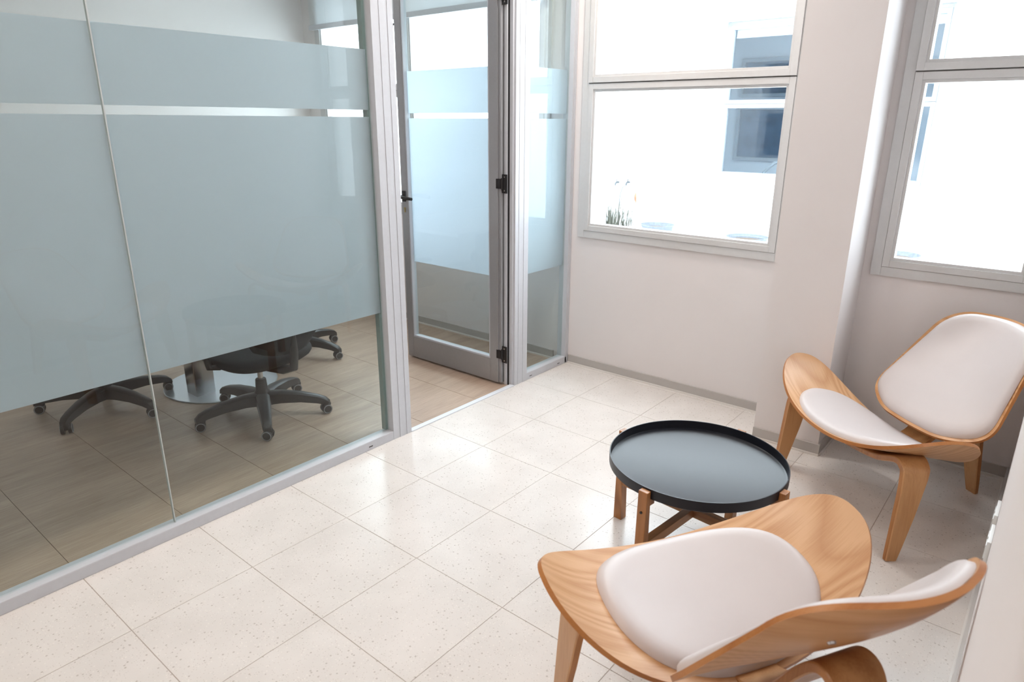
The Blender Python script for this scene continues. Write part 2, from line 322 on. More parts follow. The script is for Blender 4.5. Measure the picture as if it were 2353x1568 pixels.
# ------------------------------------------------------------------ windows (aluminium, a lower fixed pane and an upper sash per bay)
def frame_rect(bm, x0, x1, ya, yb, za, zb, w, groove=True, bev=0.002):
    """mitred-looking rectangular frame in a y-z plane, x0 = room side"""
    for (a, b, c, d) in ((ya, ya + w, za, zb), (yb - w, yb, za, zb), (ya + w, yb - w, za, za + w), (ya + w, yb - w, zb - w, zb)):
        add_box(bm, x0, x1, a, b, c, d, 0, bev)
def window(name, label, W, bays, xr, x_in=1, alu=M_ALU_W, glass=None, depth=0.07, group=None):
    """xr = x of the room-side face; x_in = +1 when the frame extends to +x"""
    y0, y1, z0, z1 = W; s = x_in
    t = tag(bpy.data.objects.new(name, None), label, kind='structure'); link(t); t.location = (xr, (y0 + y1) / 2, z0); off = Vector(t.location)
    def put(o): o.parent = t; o.location = -off; return o
    bm = bmesh.new(); frame_rect(bm, xr, xr + s * depth, y0, y1, z0, z1, 0.042); put(from_bm('window_frame', bm, alu))
    put(box('transom', xr + s * .012, xr + s * (depth - .012), y0 + .03, y1 - .03, z0 + .863 - .012, z0 + .863 + .012, M_GROOVE if alu is M_ALU_W else alu))
    ylist = [y0 + .0415] + [b for b in bays] + [y1 - .0415]
    MID = z0 + 0.863
    for b in bays: put(box('mullion', xr + s * .004, xr + s * depth, b - 0.022, b + 0.022, z0 + .04, z1 - .04, alu, bevel=.002))
    for k in range(len(ylist) - 1):
        a, b = ylist[k], ylist[k + 1]
        if k > 0: a += .0215
        if k < len(ylist) - 2: b -= .0215
        for nm, c, d in (('fixed_light', z0 + .0415, MID - 0.001), ('opening_sash', MID + 0.001, z1 - .0415)):
            bm = bmesh.new(); xo = xr - s * (0.004 if nm == 'fixed_light' else 0.010)
            frame_rect(bm, xo, xr + s * (depth - .01), a + .0015, b - .0015, c + .0015, d - .0015, 0.030)
            frame_rect(bm, xo + s * .008, xr + s * (depth - .016), a + .031, b - .031, c + .031, d - .031, 0.013, bev=.001)
            f = put(from_bm('sash' if nm == 'opening_sash' else 'lower_frame', bm, alu))
            g = box('pane', xr + s * .030, xr + s * .036, a + .043, b - .043, c + .043, d - .043, glass or M_GLASSW); g.parent = f
            if nm == 'opening_sash' and k == 1:
                h = bmesh.new(); add_box(h, xo - s * .014, xo, a + .020, a + .040, c + .34, c + .44, 0, .003)
                add_tube(h, [(xo - s * .014, a + .030, c + .42), (xo - s * .040, a + .030, c + .415), (xo - s * .048, a + .029, c + .38), (xo - s * .046, a + .028, c + .30)], [.009, .008, .008, .006], 8)
                hh = from_bm('handle', h, M_BLACK); hh.parent = f
    return t
window('window_1', 'large two-part window left of the pillar over bare wall', W1, [], 2.825)
window('window_2', 'narrow window in the recess behind the far armchair', W2, [], 2.825)
window('window_3', 'wide window of the meeting room behind the open door', W3, [1.40], 2.825)

# window roller blind (hangs in front of window_3)
t = thing('roller_blind', 'white roller blind half lowered over the meeting room window', 'blind', (2.79, 1.28, 2.6))
o = box('blind_fabric', -.001, .001, -1.13, 1.13, -.445, 0, M_BLIND, t)
o = box('bottom_bar', -.010, .010, -1.135, 1.135, -.470, -.435, M_ALU, t, .004)
bm = bmesh.new(); add_tube(bm, [(0, -1.15, .03), (0, 1.15, .03)], .035, 16); from_bm('blind_roller', bm, M_BLIND, t, True)

# ------------------------------------------------------------------ glazed partition
GP = thing('glass_partition', 'frameless glass partition with frosted bands in grey aluminium rails', 'partition', (0, 0, 0))
YF0, YF1, YG0, YG1 = -0.022, 0.040, 0.006, 0.016
def rail(name, x0, x1, z0=0.0, z1=0.045):
    bm = bmesh.new(); add_box(bm, x0, x1, YF0, YF1, z0, z1, 0, .004); return from_bm(name, bm, M_ALU, GP)
rail('bottom_rail', XL, 1.372); rail('top_rail', XL, 1.372, CEIL - .05, CEIL)
rail('bottom_rail', 2.405, XW); rail('top_rail', 2.405, XW, CEIL - .05, CEIL)
box('transom', 1.485, 2.300, YF0, YF1, 2.30, 2.36, M_ALU, GP, .003)
def post(name, x0, x1, step, z1=CEIL):
    """door jamb: stepped extrusion with fine grooves on the room face"""
    bm = bmesh.new(); w = x1 - x0; cuts = [x0] + [x0 + w * c for c in step] + [x1]
    for k, (a, b) in enumerate(zip(cuts[:-1], cuts[1:])):
        add_box(bm, a + .0003, b - .0003, YF0 - (0.0018 if k % 2 else 0), YF1, 0, z1, 0, .0008)
    add_box(bm, x0 + .002, x1 - .002, YF0 + .0015, YF1 - .003, 0, z1, 1)
    return from_bm(name, bm, [M_ALU, M_GROOVE], GP)
post('post', 1.372, 1.486, (.36, .62, .74)); post('post', 2.297, 2.411, (.26, .38, .64)); post('post', 2.806, 2.839, (.5,))
# door jamb returning along the opening, with black gasket line
bm = bmesh.new(); add_box(bm, 2.286, 2.298, YF1 - .05, YF1 + .012, 0, 2.3, 0, .001); add_box(bm, 2.2835, 2.2865, YF1 - .030, YF1 + .006, 0, 2.3, 1); add_box(bm, 2.274, 2.2830, YF1 - .020, YF1 - .002, 0, 2.3, 0, .001); from_bm('hinge_jamb', bm, [M_ALU, M_BLACK], GP)
bm = bmesh.new(); add_box(bm, 1.486, 1.497, YF1 - .03, YF1 + .012, 0, 2.3, 0, .001); from_bm('strike_jamb', bm, [M_ALU], GP)
def pane(x0, x1, parent=GP, z0=.04, z1=CEIL - .04):
    p = box('glass_pane', x0, x1, YG0, YG1, z0, z1, M_GLASS, parent)
    for (a, b) in ((.637, 1.494), (1.522, 1.757)):
        f = box('frosted_film', x0 + .001, x1 - .001, YG1 + .0004, YG1 + .0014, a, b, M_FILM, p)
    return p
SEAM = 0.330
pane(-1.45, SEAM - .0019); pane(XL, -1.455); pane(SEAM + .0019, 1.366); pane(2.411, 2.806)
box('seam_seal', SEAM - .0018, SEAM + .0018, YG0 - .0006, YG1 + .0020, .045, CEIL - .05, M_SEAL, GP)
box('seam_seal', -1.4549, -1.4501, YG0 - .0006, YG1 + .0020, .045, CEIL - .05, M_SEAL, GP)
box('glass_edge_channel', 1.358, 1.373, YG1 + .003, YF1 + .006, .045, CEIL - .05, M_GLASSEDGE, GP)
box('threshold', 1.486, 2.290, -0.026, 0.004, 0.0, 0.006, plain('threshold_strip', (0.72, 0.75, 0.80), 0.3), GP, .002)
for x in (1.231, 2.452, 2.738, -1.6):
    box('drain_slot', x - .011, x + .011, YF0 - .0010, YF0 + .001, .0165, .0205, M_BLACK, GP)

# ------------------------------------------------------------------ the open door
D = tag(bpy.data.objects.new('door_1', None), 'grey aluminium framed glass door standing open into the meeting room', kind='structure'); link(D); D.location = (2.27, 0.045, 0)
DX0, DX1 = -0.020, 0.025; DW = 0.795; DH = 2.27
def dbox(name, y0, y1, z0, z1, x0=DX0, x1=DX1, m=None, bev=.002, parent=None): return box(name, x0, x1, y0, y1, z0, z1, m or M_ALU_D, parent or D, bev)
dbox('stile', DW - .052, DW, .012, DH); dbox('stile', 0.018, .080, .012, DH)
dbox('bottom_rail', .0805, DW - .0525, .012, .150); dbox('top_rail', .0805, DW - .0525, DH - .07, DH)
for a, b, c, d in ((.0805, .0885, .150, DH - .07), (DW - .0605, DW - .0525, .150, DH - .07), (.0885, DW - .0605, .150, .160), (.0885, DW - .0605, DH - .08, DH - .07)):
    dbox('glazing_bead', a, b, c, d, DX0 + .003, DX1 - .003, M_ALU, .001)
for i, (a, b) in enumerate(((.000, .006), (.008, .0172))): dbox('edge_profile', a, b, .014, DH, DX0 + .004 + i * .003, DX1, M_ALU_D, .001)
dp = dbox('glass_pane', .084, DW - .057, .153, DH - .075, .000, .008, M_GLASS, 0)
for (a, b) in ((.640, 1.494), (1.522, 1.752)): box('frosted_film', .0084, .0092, .085, DW - .058, a, b, M_FILM, dp)
hy = DW - .026
bm = bmesh.new(); add_box(bm, DX0 - .010, DX0, hy - .013, hy + .013, 1.010, 1.075, 0, .004); ros = from_bm('handle_rosette', bm, M_BLACK, D, True)
bm = bmesh.new(); add_tube(bm, [(DX0 - .008, hy, 1.043), (DX0 - .044, hy, 1.043), (DX0 - .054, hy - .012, 1.042), (DX0 - .055, hy - .05, 1.040), (DX0 - .053, hy - .12, 1.036)], [.009, .0085, .010, .0105, .009], 12); from_bm('door_handle', bm, M_BLACK, D, True)
bm = bmesh.new(); add_tube(bm, [(DX0 - .003, hy, .968), (DX0 + .001, hy, .968)], .0085, 16); add_box(bm, DX0 - .003, DX0, hy - .005, hy + .005, .945, .968); from_bm('key_cylinder', bm, M_BRASS, D)
for z in (.19, 1.16, 2.08):
    bm = bmesh.new(); add_box(bm, -.008, -.003, -.036, -.002, z - .050, z + .050, 0, .001); add_box(bm, DX0 - .002, DX0 + .010, -.002, .030, z - .026, z + .026, 0, .001)
    add_tube(bm, [(-.010, -.002, z - .03), (-.010, -.002, z + .03)], .006, 10)
    h = from_bm('hinge', bm, M_BLACK, D)
    for dz in (-.036, .036): 
        b2 = bmesh.new(); add_tube(b2, [(-.010, -.020, z + dz), (-.007, -.020, z + dz)], .004, 10); from_bm('screw', b2, M_STEEL, h)

# ------------------------------------------------------------------ plywood shell armchairs
SA, SBF, SBR, SZ0, SK, SM, SNF, SK4 = .447, .215, .206, .316, .672, .235, 2.343, 1.205
def seat_z(x, y): return SZ0 + SK * x * x + SK4 * x ** 4 + SM * y
def sup(a, bf, br, n, k, tot):
    th = 2 * PI * k / tot; c, s = math.cos(th), math.sin(th); e = 2 / n
    return a * math.copysign(abs(c) ** e, c), (bf if s > 0 else br) * math.copysign(abs(s) ** e, s)
def chaikin_outline(b, w0, wm, tm, wt, c, rad):
    """closed back outline (x, t): rounded corners of given size on a six-sided control polygon"""
    pts = [(0, -b), (w0, 0), (wm, tm), (wt, 1), (0, 1 + c)]; full = pts + [(-x, y) for x, y in pts[-2:0:-1]]; out = []; n = len(full); rl = list(rad) + list(rad)[-2:0:-1]
    for i in range(n):
        p1 = full[i]; side = []
        for p in (full[i - 1], full[(i + 1) % n]):
            L = math.hypot(p[0] - p1[0], (p[1] - p1[1]) * .5); f = min(.48, rl[i] / L); side.append((p1[0] + (p[0] - p1[0]) * f, p1[1] + (p[1] - p1[1]) * f))
        a, bb = side; m = 10
        for k in range(m + 1):
            t = k / m; out.append(((1 - t) ** 2 * a[0] + 2 * t * (1 - t) * p1[0] + t * t * bb[0], (1 - t) ** 2 * a[1] + 2 * t * (1 - t) * p1[1] + t * t * bb[1]))
    return out
BYB, BZB, BYT, BZT, BKB, BCQ, BKT = -.174, .353, -.551, .75, -.361, -.177, 2.165
def back_pt(x, t): return Vector((x, BYB + (BYT - BYB) * t + BCQ * t * (1 - t) + (BKB + BKT * t) * x * x, BZB + (BZT - BZB) * t))
def seat_pt(x, y): return Vector((x, y, seat_z(x, y)))
def surf_normal(fn, u, v, flip):
    e = .002; n = (fn(u + e, v) - fn(u - e, v)).cross(fn(u, v + e) - fn(u, v - e)).normalized(); return -n if flip else n
def shell(name, outline, centre, fn, flip, thick, mats, parent, rings=14, lift=0.0, dome=0.0, edge_mat=1, pad=False):
    """shell grown over a curved surface: rings from the centre to the outline; pad=True gives a cushion with a rolled edge"""
    bm = bmesh.new(); n = len(outline); tops = []; bots = []
    fr = [k / rings for k in range(1, rings + 1)]
    if pad: fr = [k / rings for k in range(1, rings)] + [.955, .98, 1.0]
    cN = surf_normal(fn, *centre, flip)
    def prof(f):
        if not pad: return lift + thick
        return lift + thick * (max(0.0, 1 - max(0.0, (f - .86) / .14) ** 2.4)) ** .5 * (1 + dome * (1 - f * f)) if f < 1 else lift + .0005
    c_t = bm.verts.new(fn(*centre) + cN * prof(0)); c_b = bm.verts.new(fn(*centre) + cN * lift)
    for f in fr:
        rt, rb = [], []
        for (u, v) in outline:
            uu = centre[0] + (u - centre[0]) * f; vv = centre[1] + (v - centre[1]) * f; P = fn(uu, vv); nn = surf_normal(fn, uu, vv, flip)
            rt.append(bm.verts.new(P + nn * prof(f))); rb.append(bm.verts.new(P + nn * lift))
        tops.append(rt); bots.append(rb)
    for k in range(n):
        k2 = (k + 1) % n
        bm.faces.new((c_t, tops[0][k], tops[0][k2])); bm.faces.new((c_b, bots[0][k2], bots[0][k]))
        for i in range(len(fr) - 1):
            bm.faces.new((tops[i][k], tops[i + 1][k], tops[i + 1][k2], tops[i][k2])); bm.faces.new((bots[i][k2], bots[i + 1][k2], bots[i + 1][k], bots[i][k]))
        f = bm.faces.new((tops[-1][k], bots[-1][k], bots[-1][k2], tops[-1][k2])); f.material_index = edge_mat
    bmesh.ops.recalc_face_normals(bm, faces=bm.faces)
    return from_bm(name, bm, mats, parent, True, 50)
def ribbon(name, path, widths, thick, wdir, mats, parent, samples=8, taper=None):
    """laminated bent strip swept along a smoothed path, rectangular section with ply edges (material 1)"""
    P = [Vector(p) for p in path]; pts = []; ws = []; ts = []
    taper = taper or [1.0] * len(P)
    for i in range(len(P) - 1):
        p0, p1, p2, p3 = P[max(0, i - 1)], P[i], P[i + 1], P[min(len(P) - 1, i + 2)]
        for s in range(samples + (1 if i == len(P) - 2 else 0)):
            t = s / samples; pts.append(.5 * ((2 * p1) + (-p0 + p2) * t + (2 * p0 - 5 * p1 + 4 * p2 - p3) * t * t + (-p0 + 3 * p1 - 3 * p2 + p3) * t ** 3))
            ws.append(widths[i] * (1 - t) + widths[i + 1] * t); ts.append(taper[i] * (1 - t) + taper[i + 1] * t)
    bm = bmesh.new(); R = []; wd = Vector(wdir).normalized()
    for i, p in enumerate(pts):
        tg = (pts[min(len(pts) - 1, i + 1)] - pts[max(0, i - 1)]).normalized(); w = (wd - tg * wd.dot(tg)).normalized(); nn = tg.cross(w)
        hw, ht = ws[i] / 2, thick * ts[i] / 2; r = min(.003, ht * .4)
        sec = [(-hw, -ht + r), (-hw, ht - r), (-hw + r, ht), (hw - r, ht), (hw, ht - r), (hw, -ht + r), (hw - r, -ht), (-hw + r, -ht)]
        R.append([bm.verts.new(p + w * a + nn * b) for a, b in sec])
    for i in range(len(R) - 1):
        for k in range(8):
            f = bm.faces.new((R[i][k], R[i][(k + 1) % 8], R[i + 1][(k + 1) % 8], R[i + 1][k])); f.material_index = 1 if k in (0, 4) else 0
    bm.faces.new(R[0][::-1]); bm.faces.new(R[-1]); bmesh.ops.recalc_face_normals(bm, faces=bm.faces)
    return from_bm(name, bm, mats, parent, True, 35)
def shell_chair(label, x, y, deg):
    t = thing('shell_armchair', label, 'chair', (x, y, 0), math.radians(deg - 90), None)
    T = 0.012; o1 = [sup(SA, SBF, SBR, SNF, k, 96) for k in range(96)]
    seat = shell('seat', o1, (0, 0), seat_pt, False, T, [M_OAK, M_OAKE], t, 16, lift=-T)
    o2 = [sup(.293, .205, .192, 2.35, k, 80) for k in range(80)]
    shell('seat_pad', o2, (0, 0), seat_pt, False, .026, [M_PAD], t, 12, lift=.0006, dome=.15, edge_mat=0, pad=True)
    o3 = chaikin_outline(.004, .170, .302, .120, .212, .024, (.05, .07, .075, .12, .07))
    bk = shell('backrest', o3, (0, .5), back_pt, True, T, [M_OAKB, M_OAKE], t, 12, lift=-T)
    o4 = [(u * .955, .5 + (v - .5) * .965) for u, v in o3]
    shell('back_pad', o4, (0, .5), back_pt, True, .024, [M_PAD], t, 12, lift=.0006, dome=.15, edge_mat=0, pad=True)
    th = .022
    for s in (-1, 1):
        z1 = lambda xx, yy: seat_z(xx, yy) - T - th / 2 - .001
        ribbon('leg', [(s * .004, .045, z1(0, .03) ), (s * .10, .045, z1(.10, .04)), (s * .20, .05, z1(.2, .05) - .004), (s * .285, .055, .362), (s * .325, .06, .352), (s * .343, .068, .315), (s * .350, .085, .18), (s * .356, .111, .001)],
               [.115, .115, .112, .108, .105, .102, .080, .044], th, (0, 1, 0), [M_OAKV, M_OAKEZ], t, 8, [.7, .8, 1, 1, 1, 1, 1, .9])
    ribbon('rear_leg', [(0, -.02, SZ0 - .060), (0, -.14, .262), (0, -.225, .275), (0, -.30, .345), (0, -.352, .432), (0, -.392, .484), (0, -.428, .488), (0, -.455, .450), (0, -.49, .33), (0, -.53, .16), (0, -.567, .001)],
           [.10, .11, .12, .125, .125, .125, .125, .122, .10, .075, .046], th, (1, 0, 0), [M_OAKV, M_OAKEZ], t, 8, [.8, .9, 1, 1, 1, 1, 1, 1, 1, 1, .9])
    for (u, v) in ((.12, .72), (-.12, .72), (.0, .30)):
        nn = surf_normal(back_pt, u, v, True); p = back_pt(u, v) - nn * (T + .0005); bm = bmesh.new(); add_tube(bm, [p, p - nn * .004], [.008, .006], 14); from_bm('bolt', bm, M_STEEL, t, True)
    return t
shell_chair('oak plywood shell armchair with white pads, nearest, seen from behind', .859, -1.836, 59.735)
shell_chair('oak plywood shell armchair with white pads, in the corner under the narrow window', 2.184, -1.895, 140.013)

# ------------------------------------------------------------------ tray table
TT = thing('tray_table', 'low round table with black tray on crossed brown wood legs', 'table', (1.462, -1.522, 0), math.radians(84))
bm = bmesh.new(); h = .380; r = .300
add_lathe(bm, [(0, h - .034), (r - .010, h - .034), (r - .004, h - .031), (r - .0035, h - .004), (r - .003, h), (r, h), (r + .0005, h - .004), (r, h - .034), (r - .006, h - .038), (0, h - .038)], 128)
tray = from_bm('tray', bm, M_TRAY, TT, True, 40)
for k in range(4):
    a = k * PI / 2; c, s = math.cos(a), math.sin(a)
    bm = bmesh.new(); R0 = r + .0012
    add_box(bm, R0, R0 + .020, -.0165, .0165, 0, h - .006, 0, .002)
    for v in bm.verts: 
        f = v.co.z / h; v.co.x += (1 - f) * .004 if v.co.x > R0 + .01 else -(1 - f) * .012
    add_box(bm, R0 - .030, R0 + .002, -.0130, .0130, h - .062, h - .0385, 0, .001)
    bmesh.ops.rotate(bm, cent=(0, 0, 0), matrix=Matrix.Rotation(a, 3, 'Z'), verts=bm.verts)
    lg = from_bm('leg', bm, M_TEAK, TT)
    bm = bmesh.new(); p0 = Vector(((R0 + .018) * c, (R0 + .018) * s, .300)); add_tube(bm, [p0, p0 + Vector((c * .006, s * .006, 0))], .0045, 12); from_bm('screw', bm, M_BLACK, lg)
box('stretcher', -r, r, -.014, .014, .150, .184, M_TEAKX, TT, .0015)
o = box('stretcher', -r, r, -.014, .014, .1505, .1835, M_TEAKX, TT, .0015); o.rotation_euler = (0, 0, PI / 2)

# ------------------------------------------------------------------ outlets on the side wall
for (x0, x1, lab) in ((1.585, 1.705, 'white wall outlet plate nearer the viewer, low on the side wall'), (1.765, 1.880, 'white wall outlet plate nearer the corner, low on the side wall')):
    t = thing('wall_outlet', lab, 'outlet', ((x0 + x1) / 2, YR, .30)); w = (x1 - x0) / 2
    bm = bmesh.new(); add_box(bm, -w, w, 0, .010, -.040, .040, 0, .003); from_bm('cover_plate', bm, M_PLATE, t)
    for d in (-.028, .028):
        bm = bmesh.new(); add_box(bm, d - .020, d + .020, .0098, .0125, -.022, .022, 0, .001); m = from_bm('socket', bm, M_PLATE, t)

# ------------------------------------------------------------------ office chairs and table in the meeting room
def caster(base, x, y, yaw):
    c = bpy.data.objects.new('caster', None)  # placeholder replaced below
    bm = bmesh.new()
    for s in (-1, 1): add_tube(bm, [(0, s * .009, .026), (0, s * .024, .026)], [.0255, .0245], 20, 0)
    add_tube(bm, [(0, -.009, .026), (0, .009, .026)], .010, 10, 0)
    add_tube(bm, [(-.004, 0, .030), (-.012, 0, .052), (-.010, 0, .066)], [.017, .016, .010], 10, 0)
    bmesh.ops.rotate(bm, cent=(0, 0, 0), matrix=Matrix.Rotation(yaw, 3, 'Z'), verts=bm.verts); bmesh.ops.translate(bm, vec=(x, y, 0), verts=bm.verts)
    o = from_bm('caster', bm, M_CHAIRBLK, base, True)
    for s in (-1, 1):
        b2 = bmesh.new(); pts = [(math.cos(2 * PI * k / 24) * .0215, s * .0246, .026 + math.sin(2 * PI * k / 24) * .0215) for k in range(25)]
        add_tube(b2, pts, .0022, 6, 0, False)
        bmesh.ops.rotate(b2, cent=(0, 0, 0), matrix=Matrix.Rotation(yaw, 3, 'Z'), verts=b2.verts); bmesh.ops.translate(b2, vec=(x, y, 0), verts=b2.verts)
        from_bm('tyre_ring', b2, M_GREYRING, o, True)
    bpy.data.objects.remove(c); return o
def office_chair(label, x, y, base_deg, face_deg):
    t = thing('office_chair', label, 'chair', (x, y, 0), 0, 'black office chairs around the meeting table')
    for k in range(5):
        a = math.radians(base_deg + 72 * k); bm = bmesh.new()
        secs = [(.02, .096, .038, .066), (.10, .102, .034, .058), (.20, .097, .029, .048), (.285, .082, .024, .040), (.322, .070, .022, .036), (.342, .058, .017, .022)]
        rings = []
        for (rr, zc, hw, hh) in secs:
            rings.append([bm.verts.new(p) for p in ((rr, -hw, zc - hh * .5), (rr, -hw * .9, zc + hh * .35), (rr, -hw * .5, zc + hh * .5), (rr, hw * .5, zc + hh * .5), (rr, hw * .9, zc + hh * .35), (rr, hw, zc - hh * .5))])
        for i in range(len(rings) - 1):
            for j in range(6): bm.faces.new((rings[i][j], rings[i][(j + 1) % 6], rings[i + 1][(j + 1) % 6], rings[i + 1][j]))
        bm.faces.new(rings[0][::-1]); bm.faces.new(rings[-1])
        add_tube(bm, [(.322, 0, .050), (.322, 0, .068)], [.019, .017], 12)
        bmesh.ops.recalc_face_normals(bm, faces=bm.faces)
        bmesh.ops.rotate(bm, cent=(0, 0, 0), matrix=Matrix.Rotation(a, 3, 'Z'), verts=bm.verts); from_bm('base_arm', bm, M_CHAIRBLK, t, True, 50)
        caster(t, .322 * math.cos(a), .322 * math.sin(a), 2.6 + [.25, -.2, .1, -.35, .3][k] - (1.1 if abs(x - .64) < .01 and k == 3 else 0))
    bm = bmesh.new(); add_lathe(bm, [(0, .060), (.034, .060), (.038, .068), (.040, .128), (.032, .142), (.030, .146), (.027, .198), (.025, .202), (0, .202)], 24); from_bm('column_sleeve', bm, M_CHAIRBLK, t, True)
    bm = bmesh.new(); add_tube(bm, [(0, 0, .20), (0, 0, .315)], .0135, 16); from_bm('gas_lift', bm, M_STEEL, t, True)
    f = math.radians(face_deg - 90); Rm = Matrix.Rotation(f, 3, 'Z')
    def rot(bm): bmesh.ops.rotate(bm, cent=(0, 0, 0), matrix=Rm, verts=bm.verts); return bm
    bm = bmesh.new(); add_box(bm, -.07, .07, -.09, .12, .276, .300, 0, .005); add_tube(bm, [(.06, .04, .276), (.16, .06, .278), (.24, .065, .270)], [.007, .006, .009], 8); from_bm('tilt_mechanism', rot(bm), M_CHAIRBLK, t, True)
    bm = bmesh.new(); ns = 40; rows = [(.0, .284), (.35, .286), (.65, .296), (.86, .314), (.96, .332), (1.0, .350), (.99, .366), (.95, .376), (.8, .380), (.4, .374), (.0, .372)]; rr_ = []
    for f_, z_ in rows:
        if f_ == 0: rr_.append([bm.verts.new((0, 0, z_))]); continue
        rr_.append([bm.verts.new((sup(.245, .24, .235, 3.0, k, ns)[0] * f_, sup(.245, .24, .235, 3.0, k, ns)[1] * f_, z_ - (.02 if sup(.245, .24, .235, 3.0, k, ns)[1] * f_ > .19 else 0))) for k in range(ns)])
    for a_, b_ in zip(rr_[:-1], rr_[1:]):
        for k in range(ns):
            k2 = (k + 1) % ns
            if len(a_) == 1: bm.faces.new((a_[0], b_[k2], b_[k]))
            elif len(b_) == 1: bm.faces.new((a_[k], a_[k2], b_[0]))
            else: bm.faces.new((a_[k], a_[k2], b_[k2], b_[k]))
    bmesh.ops.recalc_face_normals(bm, faces=bm.faces); from_bm('seat', rot(bm), M_MESH, t, True, 60)
    bm = bmesh.new(); add_tube(bm, [(0, -.08, .280), (0, -.20, .292), (0, -.285, .325), (0, -.30, .40), (0, -.30, .52)], [.022, .022, .022, .020, .014], 12); from_bm('back_support', rot(bm), M_CHAIRBLK, t, True)
    bm = bmesh.new(); nx, nz = 10, 12; g = [[None] * (nz + 1) for _ in range(nx + 1)]; g2 = [[None] * (nz + 1) for _ in range(nx + 1)]
    for i in range(nx + 1):
        for j in range(nz + 1):
            u = i / nx * 2 - 1; v = j / nz; w = .215 - .05 * (2 * v - 1) ** 4; xx = u * w; zz = .40 + .50 * v - .03 * abs(u) ** 3 * (2 * v - 1); yy = -.265 - .05 * v + .09 * u * u * .6 - .03 * math.sin(v * PI)
            g[i][j] = bm.verts.new((xx, yy, zz)); g2[i][j] = bm.verts.new((xx, yy - .022, zz))
    for i in range(nx):
        for j in range(nz):
            bm.faces.new((g[i][j], g[i + 1][j], g[i + 1][j + 1], g[i][j + 1])); bm.faces.new((g2[i][j], g2[i][j + 1], g2[i + 1][j + 1], g2[i + 1][j]))
    for i in range(nx):
        bm.faces.new((g[i][0], g2[i][0], g2[i + 1][0], g[i + 1][0])); bm.faces.new((g[i][nz], g[i + 1][nz], g2[i + 1][nz], g2[i][nz]))
    for j in range(nz):
        bm.faces.new((g[0][j], g[0][j + 1], g2[0][j + 1], g2[0][j])); bm.faces.new((g[nx][j], g2[nx][j], g2[nx][j + 1], g[nx][j + 1]))
    bmesh.ops.recalc_face_normals(bm, faces=bm.faces); from_bm('backrest', rot(bm), M_MESH, t, True, 60)
    for s in (-1, 1):
        bm = bmesh.new(); add_tube(bm, [(s * .225, -.02, .335), (s * .275, -.01, .345), (s * .285, 0, .42), (s * .28, .01, .525)], [.015, .016, .016, .014], 10); add_box(bm, s * .25, s * .31, -.11, .13, .52, .545, 0, .010)
        from_bm('armrest', rot(bm), M_CHAIRBLK, t, True)
    return t
office_chair('black five-star office chair closest to the glass, fully in view below the frosting', 1.134, .733, 26, 95)
office_chair('black office chair left of the glass seam, only base arms below the frosting', .640, 1.455, 0, 20)
office_chair('black office chair farthest back, its casters beside the meeting room windows', 1.800, 1.455, 4, 200)

MT = thing('meeting_table', 'meeting table on a round metal floor plate, mostly behind the frosted glass', 'table', (1.215, 1.325, 0))
bm = bmesh.new(); add_lathe(bm, [(0, 0), (.31, 0), (.312, .004), (.309, .008), (0, .010)], 72); from_bm('floor_plate', bm, plain('satin_metal_plate', (0.60, 0.66, 0.72), 0.28, metal=0.8), MT, True)
box('pedestal', -.21, -.10, -.12, -.01, .009, .715, M_STEEL, MT, .003)
box('table_top', -.75, .55, -.45, .45, .715, .740, plain('white_table_laminate', (0.72, 0.72, 0.71), 0.35), MT, .004)

# ------------------------------------------------------------------ courtyard
tag(box('floor_courtyard', XW + .25, 7.5, -5.0, 4.2, -.05, 0.0, M_PAVE), kind='structure')
W4 = (-1.12, 1.165, 0.82, 2.58)
holes_wall('wall_courtyard', 7.5, 7.75, -5.0, 4.2, -.05, 3.6, [(W4[0], W4[1], W4[2], W4[3])], [M_WHITE_EXT, M_WHITE_EXT], 'sunlit white courtyard wall facing the windows')
tag(box('wall_courtyard_side', XW, 7.75, 4.2, 4.4, -.05, 3.6, M_WHITE_EXT), kind='structure')
tag(box('wall_courtyard_end', XW, 7.75, -5.2, -5.0, -.05, 3.6, M_WHITE_EXT), kind='structure')
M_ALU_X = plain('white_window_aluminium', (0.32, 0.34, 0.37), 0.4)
window('window_4', 'white framed window of the facing building across the courtyard', (W4[0] + .002, W4[1] - .002, W4[2] + .002, W4[3] - .002), [], 7.62, 1, M_ALU_X)
# dim room behind it
bm = bmesh.new()
bm.free()
tag(box('wall_far_room_back', 10.6, 10.7, -2.0, 2.6, 0, 2.75, M_ROOMB), 'dim bluish back wall of the room across the courtyard', kind='structure')
tag(box('wall_far_room_left', 7.75, 10.7, 2.6, 2.7, 0, 2.75, M_ROOMB), kind='structure'); tag(box('wall_far_room_right', 7.75, 10.7, -2.1, -2.0, 0, 2.75, M_ROOMB), kind='structure')
tag(box('ceiling_far_room', 7.75, 10.7, -2.0, 2.6, 2.75, 2.85, M_ROOMB), kind='structure'); tag(box('floor_far_room', 7.75, 10.7, -2.0, 2.6, -.05, 0, M_ROOMB), kind='structure')
t = tag(bpy.data.objects.new('window_5', None), 'dark inner window on the back wall of the far room', kind='structure'); link(t)
for (a, b, c, d) in ((.35, 2.12, .90, 1.72), (.35, 2.12, 1.86, 2.42)):
    bm = bmesh.new(); frame_rect(bm, 10.52, 10.60, a, b, c, d, .05); f = from_bm('window_frame', bm, plain('far_frame_grey', (0.36, 0.43, 0.50), .5), t)
    box('pane', 10.555, 10.565, a + .04, b - .04, c + .04, d - .04, M_DGLASS, f)
t = thing('desk', 'desk surface inside the far room across the courtyard', 'desk', (8.5, .5, 0)); box('desk_top', -.35, .35, -.9, .7, .72, .745, plain('far_desk', (0.42, 0.42, 0.40), .5), t, .003)
for y in (-.8, .6): box('leg', -.30, -.25, y, y + .05, 0, .72, M_ALU, t)
